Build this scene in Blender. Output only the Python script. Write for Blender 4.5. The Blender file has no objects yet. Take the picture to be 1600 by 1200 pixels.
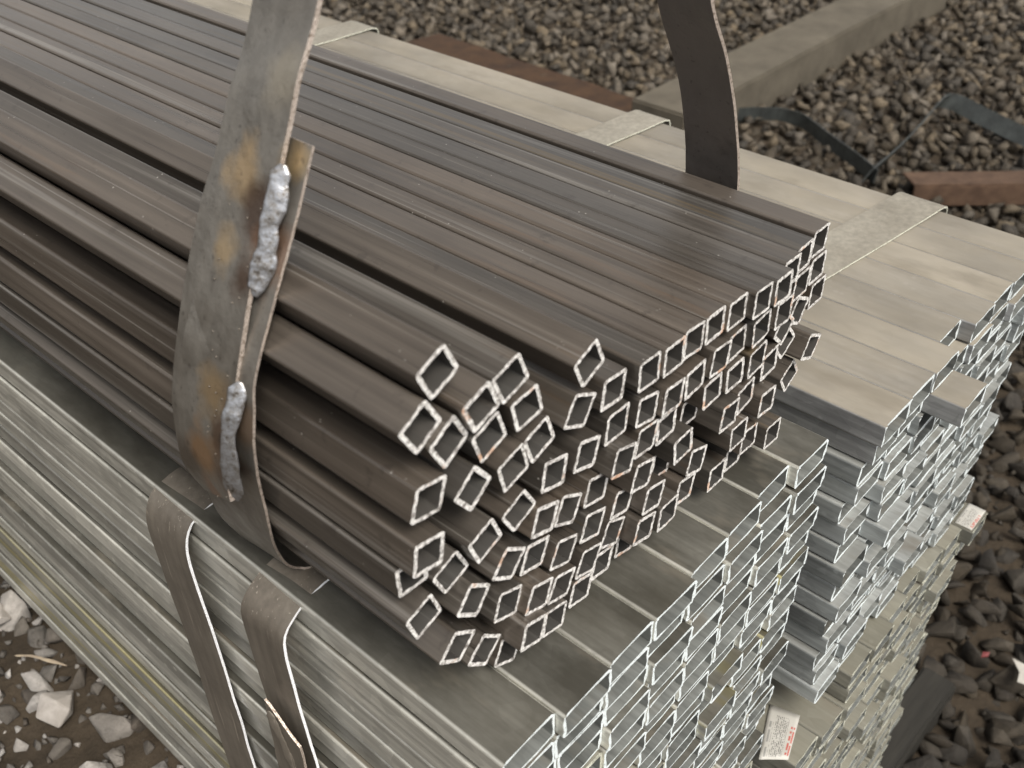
import bpy, bmesh, math, random
import numpy as np
from mathutils import Vector, Matrix, noise as mnoise

S = bpy.context.scene
COL = S.collection
R = math.radians
random.seed(7)

# ------------------------------------------------------------------ camera, sky, sun, exposure
CAM = Vector((-0.3491, -0.1830, 0.4324))
RIGHT = Vector((0.66507, -0.74673, -0.00863))
DOWN = Vector((-0.45694, -0.39778, -0.79560))
FWD = Vector((0.59066, 0.53307, -0.60576))
cd = bpy.data.cameras.new('camera')
cd.sensor_width = 36.0
cd.lens = 1589.886 / 1600 * 36.0
cd.clip_start = 0.01
cd.clip_end = 400
cd.dof.use_dof = True
cd.dof.focus_distance = 0.66
cd.dof.aperture_fstop = 12.5
cam = bpy.data.objects.new('camera', cd)
COL.objects.link(cam)
m = Matrix((RIGHT, -DOWN, -FWD)).transposed().to_4x4()
m.translation = CAM
cam.matrix_world = m
S.camera = cam

SUN_DIR = Vector((-0.20, -0.54, 0.82)).normalized()      # towards the light: behind the camera, a little left
W = bpy.data.worlds.new('World')
S.world = W
W.use_nodes = True
nt = W.node_tree
bg = nt.nodes['Background']
sky = nt.nodes.new('ShaderNodeTexSky')
sky.sky_type = 'NISHITA'
sky.sun_disc = False
sky.sun_elevation = math.asin(SUN_DIR.z)
sky.sun_rotation = math.atan2(SUN_DIR.x, SUN_DIR.y)
sky.air_density = 1.0
sky.dust_density = 4.0
hs = nt.nodes.new('ShaderNodeHueSaturation')
hs.inputs['Saturation'].default_value = 0.06
nt.links.new(sky.outputs[0], hs.inputs['Color'])
nt.links.new(hs.outputs[0], bg.inputs[0])
bg.inputs[1].default_value = 0.12
sl = bpy.data.lights.new('sun', 'SUN')
sl.energy = 2.0
sl.angle = R(24)
sl.color = (1.0, 0.93, 0.82)
sun = bpy.data.objects.new('sun', sl)
COL.objects.link(sun)
sun.rotation_euler = SUN_DIR.to_track_quat('Z', 'Y').to_euler()
S.view_settings.view_transform = 'Standard'
S.view_settings.look = 'None'
S.view_settings.gamma = 1.0
S.view_settings.exposure = 0.72


# ------------------------------------------------------------------ materials
class Mat:
    def __init__(s, name, rough=0.5, metal=0.0, col=(0.5, 0.5, 0.5), spec=0.5):
        s.m = bpy.data.materials.new(name)
        s.m.use_nodes = True
        s.t = s.m.node_tree
        s.b = s.t.nodes['Principled BSDF']
        s.b.inputs['Roughness'].default_value = rough
        s.b.inputs['Metallic'].default_value = metal
        s.b.inputs['Base Color'].default_value = (*col, 1)
        s.b.inputs['Specular IOR Level'].default_value = spec
        s._co = None

    def n(s, t, **k):
        x = s.t.nodes.new(t)
        for a, v in k.items():
            setattr(x, a, v)
        return x

    def link(s, a, b):
        s.t.links.new(a, b)

    def co(s, scale=(1, 1, 1), rnd=True):
        """object coordinates, shifted by a random amount for each object"""
        if s._co is None:
            tc = s.n('ShaderNodeTexCoord')
            oi = s.n('ShaderNodeObjectInfo')
            mu = s.n('ShaderNodeMath', operation='MULTIPLY')
            mu.inputs[1].default_value = 37.0
            s.link(oi.outputs['Random'], mu.inputs[0])
            ad = s.n('ShaderNodeVectorMath', operation='ADD')
            s.link(tc.outputs['Object'], ad.inputs[0])
            s.link(mu.outputs[0], ad.inputs[1])
            s._co = (tc.outputs['Object'], ad.outputs[0], oi.outputs['Random'])
        mp = s.n('ShaderNodeMapping')
        mp.inputs['Scale'].default_value = scale
        s.link(s._co[1 if rnd else 0], mp.inputs['Vector'])
        return mp.outputs[0]

    def random(s):
        s.co()
        return s._co[2]

    def noise(s, scale, detail=4, rough=0.6, rnd=True, k=1.0):
        x = s.n('ShaderNodeTexNoise')
        x.inputs['Scale'].default_value = k
        x.inputs['Detail'].default_value = detail
        x.inputs['Roughness'].default_value = rough
        s.link(s.co(scale if isinstance(scale, tuple) else (scale,) * 3, rnd), x.inputs['Vector'])
        return x.outputs['Fac']

    def voro(s, scale, feature='F1', out='Distance'):
        x = s.n('ShaderNodeTexVoronoi', feature=feature)
        x.inputs['Scale'].default_value = 1.0
        s.link(s.co(scale if isinstance(scale, tuple) else (scale,) * 3), x.inputs['Vector'])
        return x.outputs[out]

    def ramp(s, fac, *stops):
        x = s.n('ShaderNodeValToRGB')
        e = x.color_ramp.elements
        while len(e) < len(stops):
            e.new(0.5)
        for el, (p, c) in zip(e, stops):
            el.position = p
            el.color = (*c, 1) if isinstance(c, tuple) else (c, c, c, 1)
        s.link(fac, x.inputs[0])
        return x.outputs[0]

    def mix(s, fac, a, b, mode='MIX'):
        x = s.n('ShaderNodeMix', data_type='RGBA', blend_type=mode)
        for sock, v in ((x.inputs[0], fac), (x.inputs[6], a), (x.inputs[7], b)):
            if hasattr(v, 'links'):
                s.link(v, sock)
            elif isinstance(v, (int, float)):
                sock.default_value = v if sock == x.inputs[0] else (v, v, v, 1)
            else:
                sock.default_value = (*v, 1)
        return x.outputs[2]

    def math(s, op, a, b=0.0, clamp=False):
        x = s.n('ShaderNodeMath', operation=op, use_clamp=clamp)
        for i, v in enumerate((a, b)):
            if hasattr(v, 'links'):
                s.link(v, x.inputs[i])
            else:
                x.inputs[i].default_value = v
        return x.outputs[0]

    def up(s, lo=0.15, hi=0.5):
        """1 on faces whose own top side it is (for settled dirt and painted shade)"""
        tc = s.n('ShaderNodeTexCoord')
        sp = s.n('ShaderNodeSeparateXYZ')
        s.link(tc.outputs['Normal'], sp.inputs[0])
        mr = s.n('ShaderNodeMapRange')
        mr.inputs['From Min'].default_value = lo
        mr.inputs['From Max'].default_value = hi
        s.link(sp.outputs['Z'], mr.inputs['Value'])
        return mr.outputs[0]

    def set(s, name, v):
        if hasattr(v, 'links'):
            s.link(v, s.b.inputs[name])
        else:
            s.b.inputs[name].default_value = v

    def bump(s, h, strength=0.3, dist=0.001):
        x = s.n('ShaderNodeBump')
        x.inputs['Strength'].default_value = strength
        x.inputs['Distance'].default_value = dist
        s.link(h, x.inputs['Height'])
        s.link(x.outputs[0], s.b.inputs['Normal'])


def mat_mill(name, inner=False):
    a = Mat(name, 0.45, 0.42, spec=0.65)
    base = a.ramp(a.random(), (0.0, (0.104, 0.086, 0.070)), (0.35, (0.078, 0.069, 0.059)),
                  (0.65, (0.122, 0.098, 0.077)), (1.0, (0.070, 0.067, 0.062)))
    streak = a.noise((260, 3.0, 260), 5, 0.65)
    c = a.mix(1.0, base, a.ramp(streak, (0.3, 0.72), (0.7, 1.25)), 'MULTIPLY')
    cloud = a.noise((14, 5, 14), 4)
    c = a.mix(1.0, c, a.ramp(cloud, (0.3, 0.78), (0.72, 1.25)), 'MULTIPLY')
    rust = a.ramp(a.noise((55, 2.2, 55), 6, 0.7), (0.60, 0.0), (0.74, 1.0))
    c = a.mix(a.math('MULTIPLY', rust, 0.45), c, (0.155, 0.092, 0.048))
    scr = a.ramp(a.noise((900, 2.5, 900), 2, 0.5), (0.68, 0.0), (0.75, 1.0))
    c = a.mix(a.math('MULTIPLY', scr, 0.55), c, (0.34, 0.32, 0.29))
    worn = a.ramp(a.noise((150, 1.6, 150), 4, 0.6), (0.60, 0.0), (0.72, 1.0))
    c = a.mix(a.math('MULTIPLY', worn, 0.42), c, (0.36, 0.34, 0.31))
    pick = a.ramp(a.random(), (0.82, 0.0), (0.84, 1.0))
    ochre = a.ramp(a.noise((95, 1.1, 95), 4, 0.6), (0.56, 0.0), (0.68, 1.0))
    c = a.mix(a.math('MULTIPLY', a.math('MULTIPLY', pick, ochre), 0.42), c, (0.23, 0.155, 0.066))
    spots = a.ramp(a.noise(95, 3, 0.6), (0.30, 1.0), (0.37, 0.0))
    c = a.mix(a.math('MULTIPLY', spots, 0.4), c, (0.05, 0.042, 0.036))
    speck = a.ramp(a.voro(170), (0.05, 1.0), (0.10, 0.0))
    keep = a.ramp(a.noise(40, 2), (0.56, 0.0), (0.62, 1.0))
    c = a.mix(a.math('MULTIPLY', speck, keep), c, (0.46, 0.43, 0.39))
    a.set('Base Color', c)
    a.set('Roughness', a.ramp(streak, (0.3, 0.25), (0.7, 0.44)))
    a.bump(a.noise((420, 5, 420), 3), 0.22, 0.0006)
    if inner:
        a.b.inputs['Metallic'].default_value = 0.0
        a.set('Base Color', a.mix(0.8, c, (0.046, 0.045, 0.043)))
    return a.m


def mat_cut(name, col, dark, metal=0.35, rough=0.4, thr=(0.36, 0.5), tint=None):
    a = Mat(name, rough, metal)
    c = a.mix(a.ramp(a.noise(520, 4, 0.7), (thr[0], 0.0), (thr[1], 1.0)), dark, col)
    if tint:
        f = a.ramp(a.noise(70, 2), (0.62, 0.0), (0.70, 1.0))
        c = a.mix(a.math('MULTIPLY', f, 0.65), c, tint)
    a.set('Base Color', c)
    a.bump(a.noise(700, 3), 0.7, 0.0008)
    return a.m


def mat_zinc(name, tone=1.0, dust_shade=0.8, dust_shade_col=(0.33, 0.275, 0.205), tint=(1, 1, 1), yellow=0.0, lo=0.35, hi=0.75, metal=0.55):
    a = Mat(name, 0.42, 0.55)
    g = lambda v: tuple(v * tone * t for t in tint)
    sp = a.n('ShaderNodeTexVoronoi')
    sp.inputs['Scale'].default_value = 1
    a.link(a.co((110, 70, 110)), sp.inputs['Vector'])
    c = a.mix(1.0, a.ramp(a.random(), (0, g(0.27)), (0.25, g(0.52)), (0.5, g(0.36)), (0.75, g(0.58)), (1, g(0.40))),
              a.ramp(sp.outputs['Color'], (0.0, 0.84), (1.0, 1.14)), 'MULTIPLY')
    streak = a.noise((240, 2.2, 240), 5, 0.65)
    c = a.mix(1.0, c, a.ramp(streak, (0.32, 0.74), (0.68, 1.2)), 'MULTIPLY')
    cl = a.noise((22, 9, 22), 5, 0.6)
    c = a.mix(a.ramp(cl, (0.56, 0.0), (0.68, 0.42)), c, g(0.17))
    spots = a.ramp(a.voro(85), (0.13, 1.0), (0.24, 0.0))
    c = a.mix(a.math('MULTIPLY', spots, a.ramp(a.noise(16, 2), (0.5, 0.0), (0.6, 0.55))), c, g(0.62))
    if yellow:
        y = a.ramp(a.noise((60, 1.6, 60), 3), (0.50, 0.0), (0.62, 1.0))
        c = a.mix(a.math('MULTIPLY', y, yellow), c, (0.50, 0.43, 0.13))
    dc = a.mix(1.0, dust_shade_col, a.ramp(a.noise((9, 4, 9), 5, 0.6), (0.30, 0.58), (0.70, 1.36)), 'MULTIPLY')
    d = a.math('MULTIPLY', a.up(lo, hi), a.ramp(a.noise((17, 7, 17), 6, 0.65), (0.28, dust_shade * 0.86), (0.62, dust_shade)))
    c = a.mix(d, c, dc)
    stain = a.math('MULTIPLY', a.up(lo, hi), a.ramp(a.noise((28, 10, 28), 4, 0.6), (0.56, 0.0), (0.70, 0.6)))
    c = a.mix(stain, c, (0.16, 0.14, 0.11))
    a.set('Base Color', c)
    a.set('Metallic', a.math('MULTIPLY_ADD' if False else 'MULTIPLY', a.math('SUBTRACT', 1.0, d), metal))
    a.set('Specular IOR Level', a.math('SUBTRACT', 0.5, a.math('MULTIPLY', d, 0.35)))
    a.set('Roughness', a.math('ADD', a.ramp(streak, (0.3, 0.27), (0.7, 0.44)), a.math('MULTIPLY', d, 0.36)))
    a.bump(a.noise((300, 40, 300), 3), 0.15, 0.0005)
    return a.m


def mat_band(name, col, dark, rough=0.5, metal=0.45, scr=0.45):
    a = Mat(name, rough, metal)
    c = a.ramp(a.noise(26, 6, 0.65), (0.3, dark), (0.7, col))
    c = a.mix(1.0, c, a.ramp(a.noise((180, 180, 7), 4), (0.35, 0.86), (0.65, 1.12)), 'MULTIPLY')
    sc = a.ramp(a.noise((500, 500, 14), 2), (0.66, 0.0), (0.73, scr))
    c = a.mix(sc, c, tuple(min(1, v * 2.6) for v in col))
    a.set('Base Color', c)
    a.bump(a.noise(120, 4), 0.25, 0.0012)
    return a.m


def mat_hoop(name, blobs):
    """grey flat bar, straw and rust heat tint round the welds"""
    a = Mat(name, 0.36, 0.7)
    c = a.ramp(a.noise(30, 6, 0.65, rnd=False), (0.2, (0.195, 0.178, 0.155)), (0.8, (0.262, 0.242, 0.212)))
    c = a.mix(1.0, c, a.ramp(a.noise((120, 120, 16), 4, rnd=False), (0.35, 0.88), (0.65, 1.1)), 'MULTIPLY')
    tc = a.co((1, 1, 1), False)
    warp = a.n('ShaderNodeTexNoise')
    warp.inputs['Scale'].default_value = 55
    warp.inputs['Detail'].default_value = 5
    a.link(tc, warp.inputs['Vector'])
    for p, rad, col, amt in blobs:
        vm = a.n('ShaderNodeVectorMath', operation='DISTANCE')
        a.link(tc, vm.inputs[0])
        vm.inputs[1].default_value = p
        d = a.math('ADD', a.math('DIVIDE', vm.outputs['Value'], rad), a.math('MULTIPLY', a.math('SUBTRACT', warp.outputs['Fac'], 0.5), 1.5))
        f = a.ramp(d, (0.40, 1.0), (1.05, 0.0))
        c = a.mix(a.math('MULTIPLY', f, amt), c, col)
    pits = a.ramp(a.noise(240, 3, rnd=False), (0.30, 1.0), (0.37, 0.0))
    c = a.mix(a.math('MULTIPLY', pits, 0.4), c, (0.05, 0.04, 0.035))
    a.set('Base Color', c)
    a.set('Roughness', a.ramp(a.noise(60, 4, rnd=False), (0.3, 0.28), (0.7, 0.5)))
    a.bump(a.noise(75, 5, rnd=False), 0.35, 0.0022)
    return a.m


def mat_weld():
    a = Mat('weld_metal', 0.33, 0.85)
    c = a.ramp(a.noise(230, 5, 0.8), (0.34, (0.07, 0.055, 0.042)), (0.42, (0.28, 0.26, 0.24)), (0.58, (0.46, 0.475, 0.51)), (0.70, (0.19, 0.145, 0.10)))
    a.set('Base Color', c)
    a.bump(a.noise(240, 3), 0.35, 0.0015)
    return a.m


def mat_stone(name, c0, c1, c2):
    a = Mat(name, 0.75, 0.0, spec=0.3)
    rn = a.n('ShaderNodeAttribute')
    rn.attribute_name = 'tone'
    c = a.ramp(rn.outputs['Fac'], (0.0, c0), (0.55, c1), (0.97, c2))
    c = a.mix(1.0, c, a.ramp(a.noise(48, 6, 0.7), (0.3, 0.62), (0.7, 1.38)), 'MULTIPLY')
    fr = a.math('FRACT', a.math('MULTIPLY', rn.outputs['Fac'], 7.31))
    hv = a.n('ShaderNodeHueSaturation')
    a.link(c, hv.inputs['Color'])
    a.link(a.math('ADD', a.math('MULTIPLY', fr, 0.35), 0.58), hv.inputs['Saturation'])
    a.set('Base Color', hv.outputs[0])
    a.bump(a.noise(130, 6, 0.7), 0.8, 0.004)
    return a.m


def mat_soft(name, c0, c1, scale, rough=0.8, metal=0.0, bump=0.4, bs=None, bd=0.004):
    a = Mat(name, rough, metal, spec=0.3)
    a.set('Base Color', a.ramp(a.noise(scale, 6, 0.65), (0.32, c0), (0.68, c1)))
    a.bump(a.noise(bs or scale, 5), bump, bd)
    return a.m


def mat_label():
    """white paper tag: rows of small grey print, a red block of characters"""
    a = Mat('label_paper', 0.55, 0.0)
    tc = a.n('ShaderNodeTexCoord')
    sp = a.n('ShaderNodeSeparateXYZ')
    a.link(tc.outputs['UV'], sp.inputs[0])
    u, v = sp.outputs['X'], sp.outputs['Y']

    def rows(nr, nc, fill, u0, u1, v0, v1, dens):
        cu = a.math("FLOOR", a.math("MULTIPLY", v, nc))
        cv = a.math("FLOOR", a.math("MULTIPLY", u, nr))
        cb = a.n('ShaderNodeCombineXYZ')
        a.link(cu, cb.inputs[0])
        a.link(cv, cb.inputs[1])
        wn = a.n('ShaderNodeTexWhiteNoise', noise_dimensions='2D')
        a.link(cb.outputs[0], wn.inputs['Vector'])
        on = a.math('LESS_THAN', wn.outputs['Value'], dens)
        line = a.math("LESS_THAN", a.math("FRACT", a.math("MULTIPLY", u, nr)), fill)
        f = a.math('MULTIPLY', on, line)
        for s_, lo, hi in ((u, u0, u1), (v, v0, v1)):
            f = a.math('MULTIPLY', f, a.math('GREATER_THAN', s_, lo))
            f = a.math('MULTIPLY', f, a.math('LESS_THAN', s_, hi))
        return f
    c = a.ramp(a.noise(60, 3), (0.3, (0.36, 0.345, 0.31)), (0.7, (0.44, 0.425, 0.39)))
    c = a.mix(a.math('MULTIPLY', rows(17, 64, 0.45, 0.30, 0.72, 0.16, 0.95, 0.62), 0.9), c, (0.06, 0.06, 0.06))
    c = a.mix(a.math('MULTIPLY', rows(9, 22, 0.62, 0.10, 0.24, 0.30, 0.95, 0.6), 0.6), c, (0.1, 0.1, 0.1))
    c = a.mix(a.math('MULTIPLY', rows(11, 20, 0.7, 0.81, 0.96, 0.30, 0.92, 0.72), 0.85), c, (0.36, 0.04, 0.025))
    a.set('Base Color', c)
    return a.m


M_MILL = mat_mill('mill_scale_steel')
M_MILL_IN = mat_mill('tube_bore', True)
M_CUT = mat_cut('sawn_steel', (0.80, 0.78, 0.75), (0.17, 0.15, 0.135), 0.0, 0.45, (0.36, 0.56), tint=(0.60, 0.32, 0.17))
M_ZINC = mat_zinc('galvanised_steel', 1.22, 0.97, (0.032, 0.029, 0.022), (1, 0.975, 0.87), 0.0, 0.72, 0.95)  # near-black tops: the dark bundle's shade and reflection painted into the colour
M_ZINC_Y = mat_zinc('galvanised_steel_marked', 1.0, 0.95, (0.046, 0.042, 0.032), (1, 0.98, 0.88), 0.7, 0.72, 0.95)  # tops carry the same painted shade as the unmarked tubes
M_ZINC_R = mat_zinc('galvanised_steel_dusty', 0.72, 0.92, (0.208, 0.183, 0.142))
M_ZINC_S = mat_zinc('galvanised_steel_blue', 0.80, 0.45, (0.22, 0.21, 0.18), (0.95, 1.0, 1.0))
M_ZINC_LOW = mat_zinc('galvanised_steel_dull', 0.7, 0.75, (0.15, 0.14, 0.105), (1.0, 0.98, 0.86))
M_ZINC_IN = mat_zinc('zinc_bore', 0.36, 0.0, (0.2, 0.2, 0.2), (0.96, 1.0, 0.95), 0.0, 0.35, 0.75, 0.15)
M_ZCUT = mat_cut('sawn_zinc', (0.78, 0.84, 0.85), (0.34, 0.38, 0.38), 0.0, 0.4, (0.32, 0.46))
M_ZCUT_LOW = mat_cut('sawn_zinc_dull', (0.66, 0.66, 0.56), (0.30, 0.30, 0.24), 0.0, 0.42, (0.36, 0.56))
M_WELD = mat_weld()
M_EDGE = mat_cut('bright_edge', (0.88, 0.89, 0.92), (0.62, 0.61, 0.60), 0.0, 0.4, (0.3, 0.45))
M_EDGE_RUST = mat_cut('worn_edge', (0.55, 0.47, 0.41), (0.22, 0.17, 0.13), 0.5, 0.4)
M_BAND = mat_band('band_steel', (0.205, 0.180, 0.148), (0.14, 0.12, 0.098))
M_BAND_DARK = mat_band('band_steel_dark', (0.105, 0.094, 0.088), (0.07, 0.062, 0.058))
M_BAND_ZN = mat_band('band_zinc', (0.31, 0.285, 0.235), (0.22, 0.198, 0.158), 0.5, 0.3, 0.0)
M_LABEL = mat_label()

# ------------------------------------------------------------------ helpers
def link(o, parent=None):
    COL.objects.link(o)
    if parent:
        o.parent = parent
    return o


def obj(name, mesh, parent=None, loc=(0, 0, 0), rot=(0, 0, 0)):
    o = bpy.data.objects.new(name, mesh)
    o.location = loc
    o.rotation_euler = rot
    return link(o, parent)


def tag(o, label, cat, group=None):
    o['label'] = label
    o['category'] = cat
    if group:
        o['group'] = group
    return o


def empty(name, loc, label, cat, group=None):
    o = bpy.data.objects.new(name, None)
    o.location = loc
    o.empty_display_size = 0.02
    link(o)
    return tag(o, label, cat, group)


def mesh_of(name, verts, faces, mats, fm=None, smooth=False):
    me = bpy.data.meshes.new(name)
    me.from_pydata([tuple(v) for v in verts], [], faces)
    for mt in mats:
        me.materials.append(mt)
    if fm:
        me.polygons.foreach_set('material_index', fm)
    if smooth:
        me.polygons.foreach_set('use_smooth', [True] * len(me.polygons))
    me.update()
    return me


ORD = ['first', 'second', 'third', 'fourth', 'fifth', 'sixth', 'seventh', 'eighth', 'ninth', 'tenth', 'eleventh', 'twelfth',
       'thirteenth', 'fourteenth', 'fifteenth', 'sixteenth', 'seventeenth', 'eighteenth', 'nineteenth', 'twentieth',
       'twenty-first', 'twenty-second', 'twenty-third', 'twenty-fourth', 'twenty-fifth', 'twenty-sixth']


def profile(w, h, r, seg, side):
    pts = []
    cs = [(w / 2 - r, -h / 2 + r, -90), (w / 2 - r, h / 2 - r, 0), (-w / 2 + r, h / 2 - r, 90), (-w / 2 + r, -h / 2 + r, 180)]
    for i, (cx, cz, a0) in enumerate(cs):
        for k in range(seg + 1):
            a = R(a0 + 90 * k / seg)
            pts.append((cx + r * math.cos(a), cz + r * math.sin(a), math.cos(a), math.sin(a)))
        nx, nz, a1 = cs[(i + 1) % 4]
        p = pts[-1]
        a = R(a1)
        q = (nx + r * math.cos(a), nz + r * math.sin(a))
        for k in range(1, side):
            f = k / side
            pts.append((p[0] + (q[0] - p[0]) * f, p[1] + (q[1] - p[1]) * f, p[2], p[3]))
    return pts


def tube_arrays(w, h, r, t, L, seg=3, side=1, burr=0.0, seed=0, skew=0.0):
    """hollow section, cut end at y = 0, running back along +y: verts, faces, material index, loop normals"""
    rng = random.Random(seed)
    po = profile(w, h, r, seg, side)
    pi = profile(w - 2 * t, h - 2 * t, max(r - t, 0.0004), seg, side)
    n = len(po)
    V = []
    for x, z, a, b in po:
        V.append((x + a * rng.uniform(-.3, .5) * burr, rng.uniform(-1, 1) * burr, z + b * rng.uniform(-.3, .5) * burr))
    for x, z, a, b in po:
        V.append((x, L, z))
    for x, z, a, b in pi:
        V.append((x - a * rng.uniform(-.4, 1.1) * burr, rng.uniform(-1, 1) * burr, z - b * rng.uniform(-.4, 1.1) * burr))
    for x, z, a, b in pi:
        V.append((x, L, z))
    V = [(x + skew * z, y, z) for x, y, z in V]
    F, M, N = [], [], []
    for i in range(n):
        j = (i + 1) % n
        oi, oj = (po[i][2], 0, po[i][3]), (po[j][2], 0, po[j][3])
        ii, ij = (-pi[i][2], 0, -pi[i][3]), (-pi[j][2], 0, -pi[j][3])
        F.append((n + i, n + j, j, i)); M.append(0)
        N += [oi, oj, oj, oi]
        F.append((3 * n + j, 3 * n + i, 2 * n + i, 2 * n + j)); M.append(2)
        N += [ij, ii, ii, ij]
        F.append((2 * n + j, 2 * n + i, i, j)); M.append(1)
        N += [(0, -1, 0)] * 4
        F.append((3 * n + i, 3 * n + j, n + j, n + i)); M.append(1)
        N += [(0, 1, 0)] * 4
    return V, F, M, N


def tube_mesh(name, mats, *a, **k):
    V, F, M, N = tube_arrays(*a, **k)
    me = mesh_of(name, V, F, mats, M, True)
    me.normals_split_custom_set(N)
    return me


def catmull(pts, n):
    """n points evenly spaced along a smooth curve through pts"""
    P = [Vector(p) for p in pts]
    P = [P[0] * 2 - P[1]] + P + [P[-1] * 2 - P[-2]]
    out = []
    for i in range(1, len(P) - 2):
        for k in range(16):
            t = k / 16
            a, b, c, d = P[i - 1:i + 3]
            out.append(0.5 * ((2 * b) + (c - a) * t + (2 * a - 5 * b + 4 * c - d) * t * t + (3 * b - a - 3 * c + d) * t ** 3))
    out.append(P[-2])
    ln = [0]
    for a, b in zip(out, out[1:]):
        ln.append(ln[-1] + (b - a).length)
    res = []
    j = 0
    for i in range(n):
        s = ln[-1] * i / (n - 1)
        while j < len(ln) - 2 and ln[j + 1] < s:
            j += 1
        f = (s - ln[j]) / max(ln[j + 1] - ln[j], 1e-9)
        res.append(out[j].lerp(out[j + 1], min(max(f, 0), 1)))
    return res


def strip_mesh(name, front, back, t, inside, mats, n=80, m=8, base=(0, 0, 0), wob=0.0, edge=0.0, seed=0):
    """flat bar between two edge curves; the curves lie on the face away from `inside`, thickness goes inwards"""
    A = catmull(front, n)
    B = catmull(back, n)
    off = Vector((seed * 3.1, seed * 1.7, 0))
    G = []
    for i in range(n):
        row = []
        for k in range(m):
            p = A[i].lerp(B[i], k / (m - 1))
            row.append(p)
        G.append(row)
    T, U = [], []
    for i in range(n):
        for k in range(m):
            du = G[min(i + 1, n - 1)][k] - G[max(i - 1, 0)][k]
            dv = G[i][min(k + 1, m - 1)] - G[i][max(k - 1, 0)]
            nn = du.cross(dv).normalized()
            p = G[i][k]
            if nn.dot(p - Vector(inside)) < 0:
                nn = -nn
            q = p.copy()
            if k in (0, m - 1) and edge:
                q += dv.normalized() * mnoise.noise(p * 160 + off) * edge
            q += nn * mnoise.noise(p * 30 + off) * wob
            T.append(q)
            U.append(q - nn * t)
    base = Vector(base)
    V = [v - base for v in T + U]
    F, M = [], []
    K = n * m
    a = T[m + 1] - T[0]
    flip = (T[1] - T[0]).cross(T[m] - T[0]).dot(T[0] - Vector(inside)) < 0
    for i in range(n - 1):
        for k in range(m - 1):
            q = (i * m + k, i * m + k + 1, (i + 1) * m + k + 1, (i + 1) * m + k)
            r_ = tuple(K + v for v in reversed(q))
            F += [tuple(reversed(q)), tuple(reversed(r_))] if flip else [q, r_]
            M += [0, 0]

    def wall(a_, b_):
        f = (a_, b_, K + b_, K + a_)
        F.append(f)
        M.append(1)
    for i in range(n - 1):
        wall(i * m, (i + 1) * m)
        wall((i + 1) * m + m - 1, i * m + m - 1)
    for k in range(m - 1):
        wall(k + 1, k)
        wall((n - 1) * m + k, (n - 1) * m + k + 1)
    me = mesh_of(name, V, F, mats, M)
    bm = bmesh.new()
    bm.from_mesh(me)
    bmesh.ops.recalc_face_normals(bm, faces=bm.faces)
    for f in bm.faces:
        f.smooth = f.material_index == 0
    for e in bm.edges:
        e.smooth = not any(f.material_index for f in e.link_faces)
    bm.to_mesh(me)
    bm.free()
    return me


def bead_mesh(name, path, rad, flat, mats, base=(0, 0, 0), n=70, seed=1):
    """weld run: lumpy, rippled worm along a path"""
    P = catmull(path, n)
    V, F = [], []
    K = 14
    base = Vector(base)
    out = Vector(flat).normalized()
    for i, p in enumerate(P):
        d = (P[min(i + 1, n - 1)] - P[max(i - 1, 0)]).normalized()
        s = d.cross(out).normalized()
        o = s.cross(d).normalized()
        e = min(1, 0.25 + 3.0 * min(i, n - 1 - i) / (n * 0.25))
        rr = rad * e * (1 + 0.42 * mnoise.noise(p * 80 + Vector((seed, 0, 0))) + 0.10 * mnoise.noise(p * 300))
        sh = s * rad * 0.28 * mnoise.noise(p * 90 + Vector((0, seed, 0)))
        for k in range(K):
            a = 2 * math.pi * k / K
            q = p + sh + s * math.cos(a) * rr + o * math.sin(a) * rr * 0.22
            q += (s * math.cos(a) + o * math.sin(a)) * rad * 0.09 * mnoise.noise(q * 260)
            V.append(q - base)
    for i in range(n - 1):
        for k in range(K):
            j = (k + 1) % K
            F.append((i * K + k, i * K + j, (i + 1) * K + j, (i + 1) * K + k))
    F.append(tuple(range(K - 1, -1, -1)))
    F.append(tuple((n - 1) * K + k for k in range(K)))
    return mesh_of(name, V, F, mats, None, True)


def box_mesh(name, sx, sy, sz, mats, bev=0.003, jit=0.0, cuts=0, seed=0):
    """bevelled block, origin at the middle of its underside"""
    bm = bmesh.new()
    bmesh.ops.create_cube(bm, size=1)
    bmesh.ops.scale(bm, vec=(sx, sy, sz), verts=bm.verts)
    bmesh.ops.translate(bm, vec=(0, 0, sz / 2), verts=bm.verts)
    if cuts:
        long = [e for e in bm.edges if abs((e.verts[0].co - e.verts[1].co).length - max(sx, sy)) < 1e-5]
        bmesh.ops.subdivide_edges(bm, edges=long, cuts=cuts, use_grid_fill=True)
    bmesh.ops.bevel(bm, geom=[e for e in bm.edges if len(e.link_faces) == 2 and e.calc_face_angle() > 1], offset=bev, segments=2, affect='EDGES')
    for v in bm.verts:
        v.co += Vector((mnoise.noise(v.co * 9 + Vector((seed, 0, 0))), mnoise.noise(v.co * 9 + Vector((0, seed, 5))), mnoise.noise(v.co * 9 + Vector((7, 0, seed))))) * jit
    me = bpy.data.meshes.new(name)
    bm.to_mesh(me)
    bm.free()
    for mt in mats:
        me.materials.append(mt)
    return me


def project(p):
    q = Vector(p) - CAM
    z = q.dot(FWD)
    return 800 + 1589.886 * q.dot(RIGHT) / z, 600 + 1589.886 * q.dot(DOWN) / z, z


# ------------------------------------------------------------------ ground: earth shelf on the left, gravel yard lower on the right
GL, GR = -0.452, -0.90


def ground_z(x, y):
    t = min(max((x - 0.140) / 0.022, 0), 1)
    return GL + (GR - GL) * t


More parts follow.
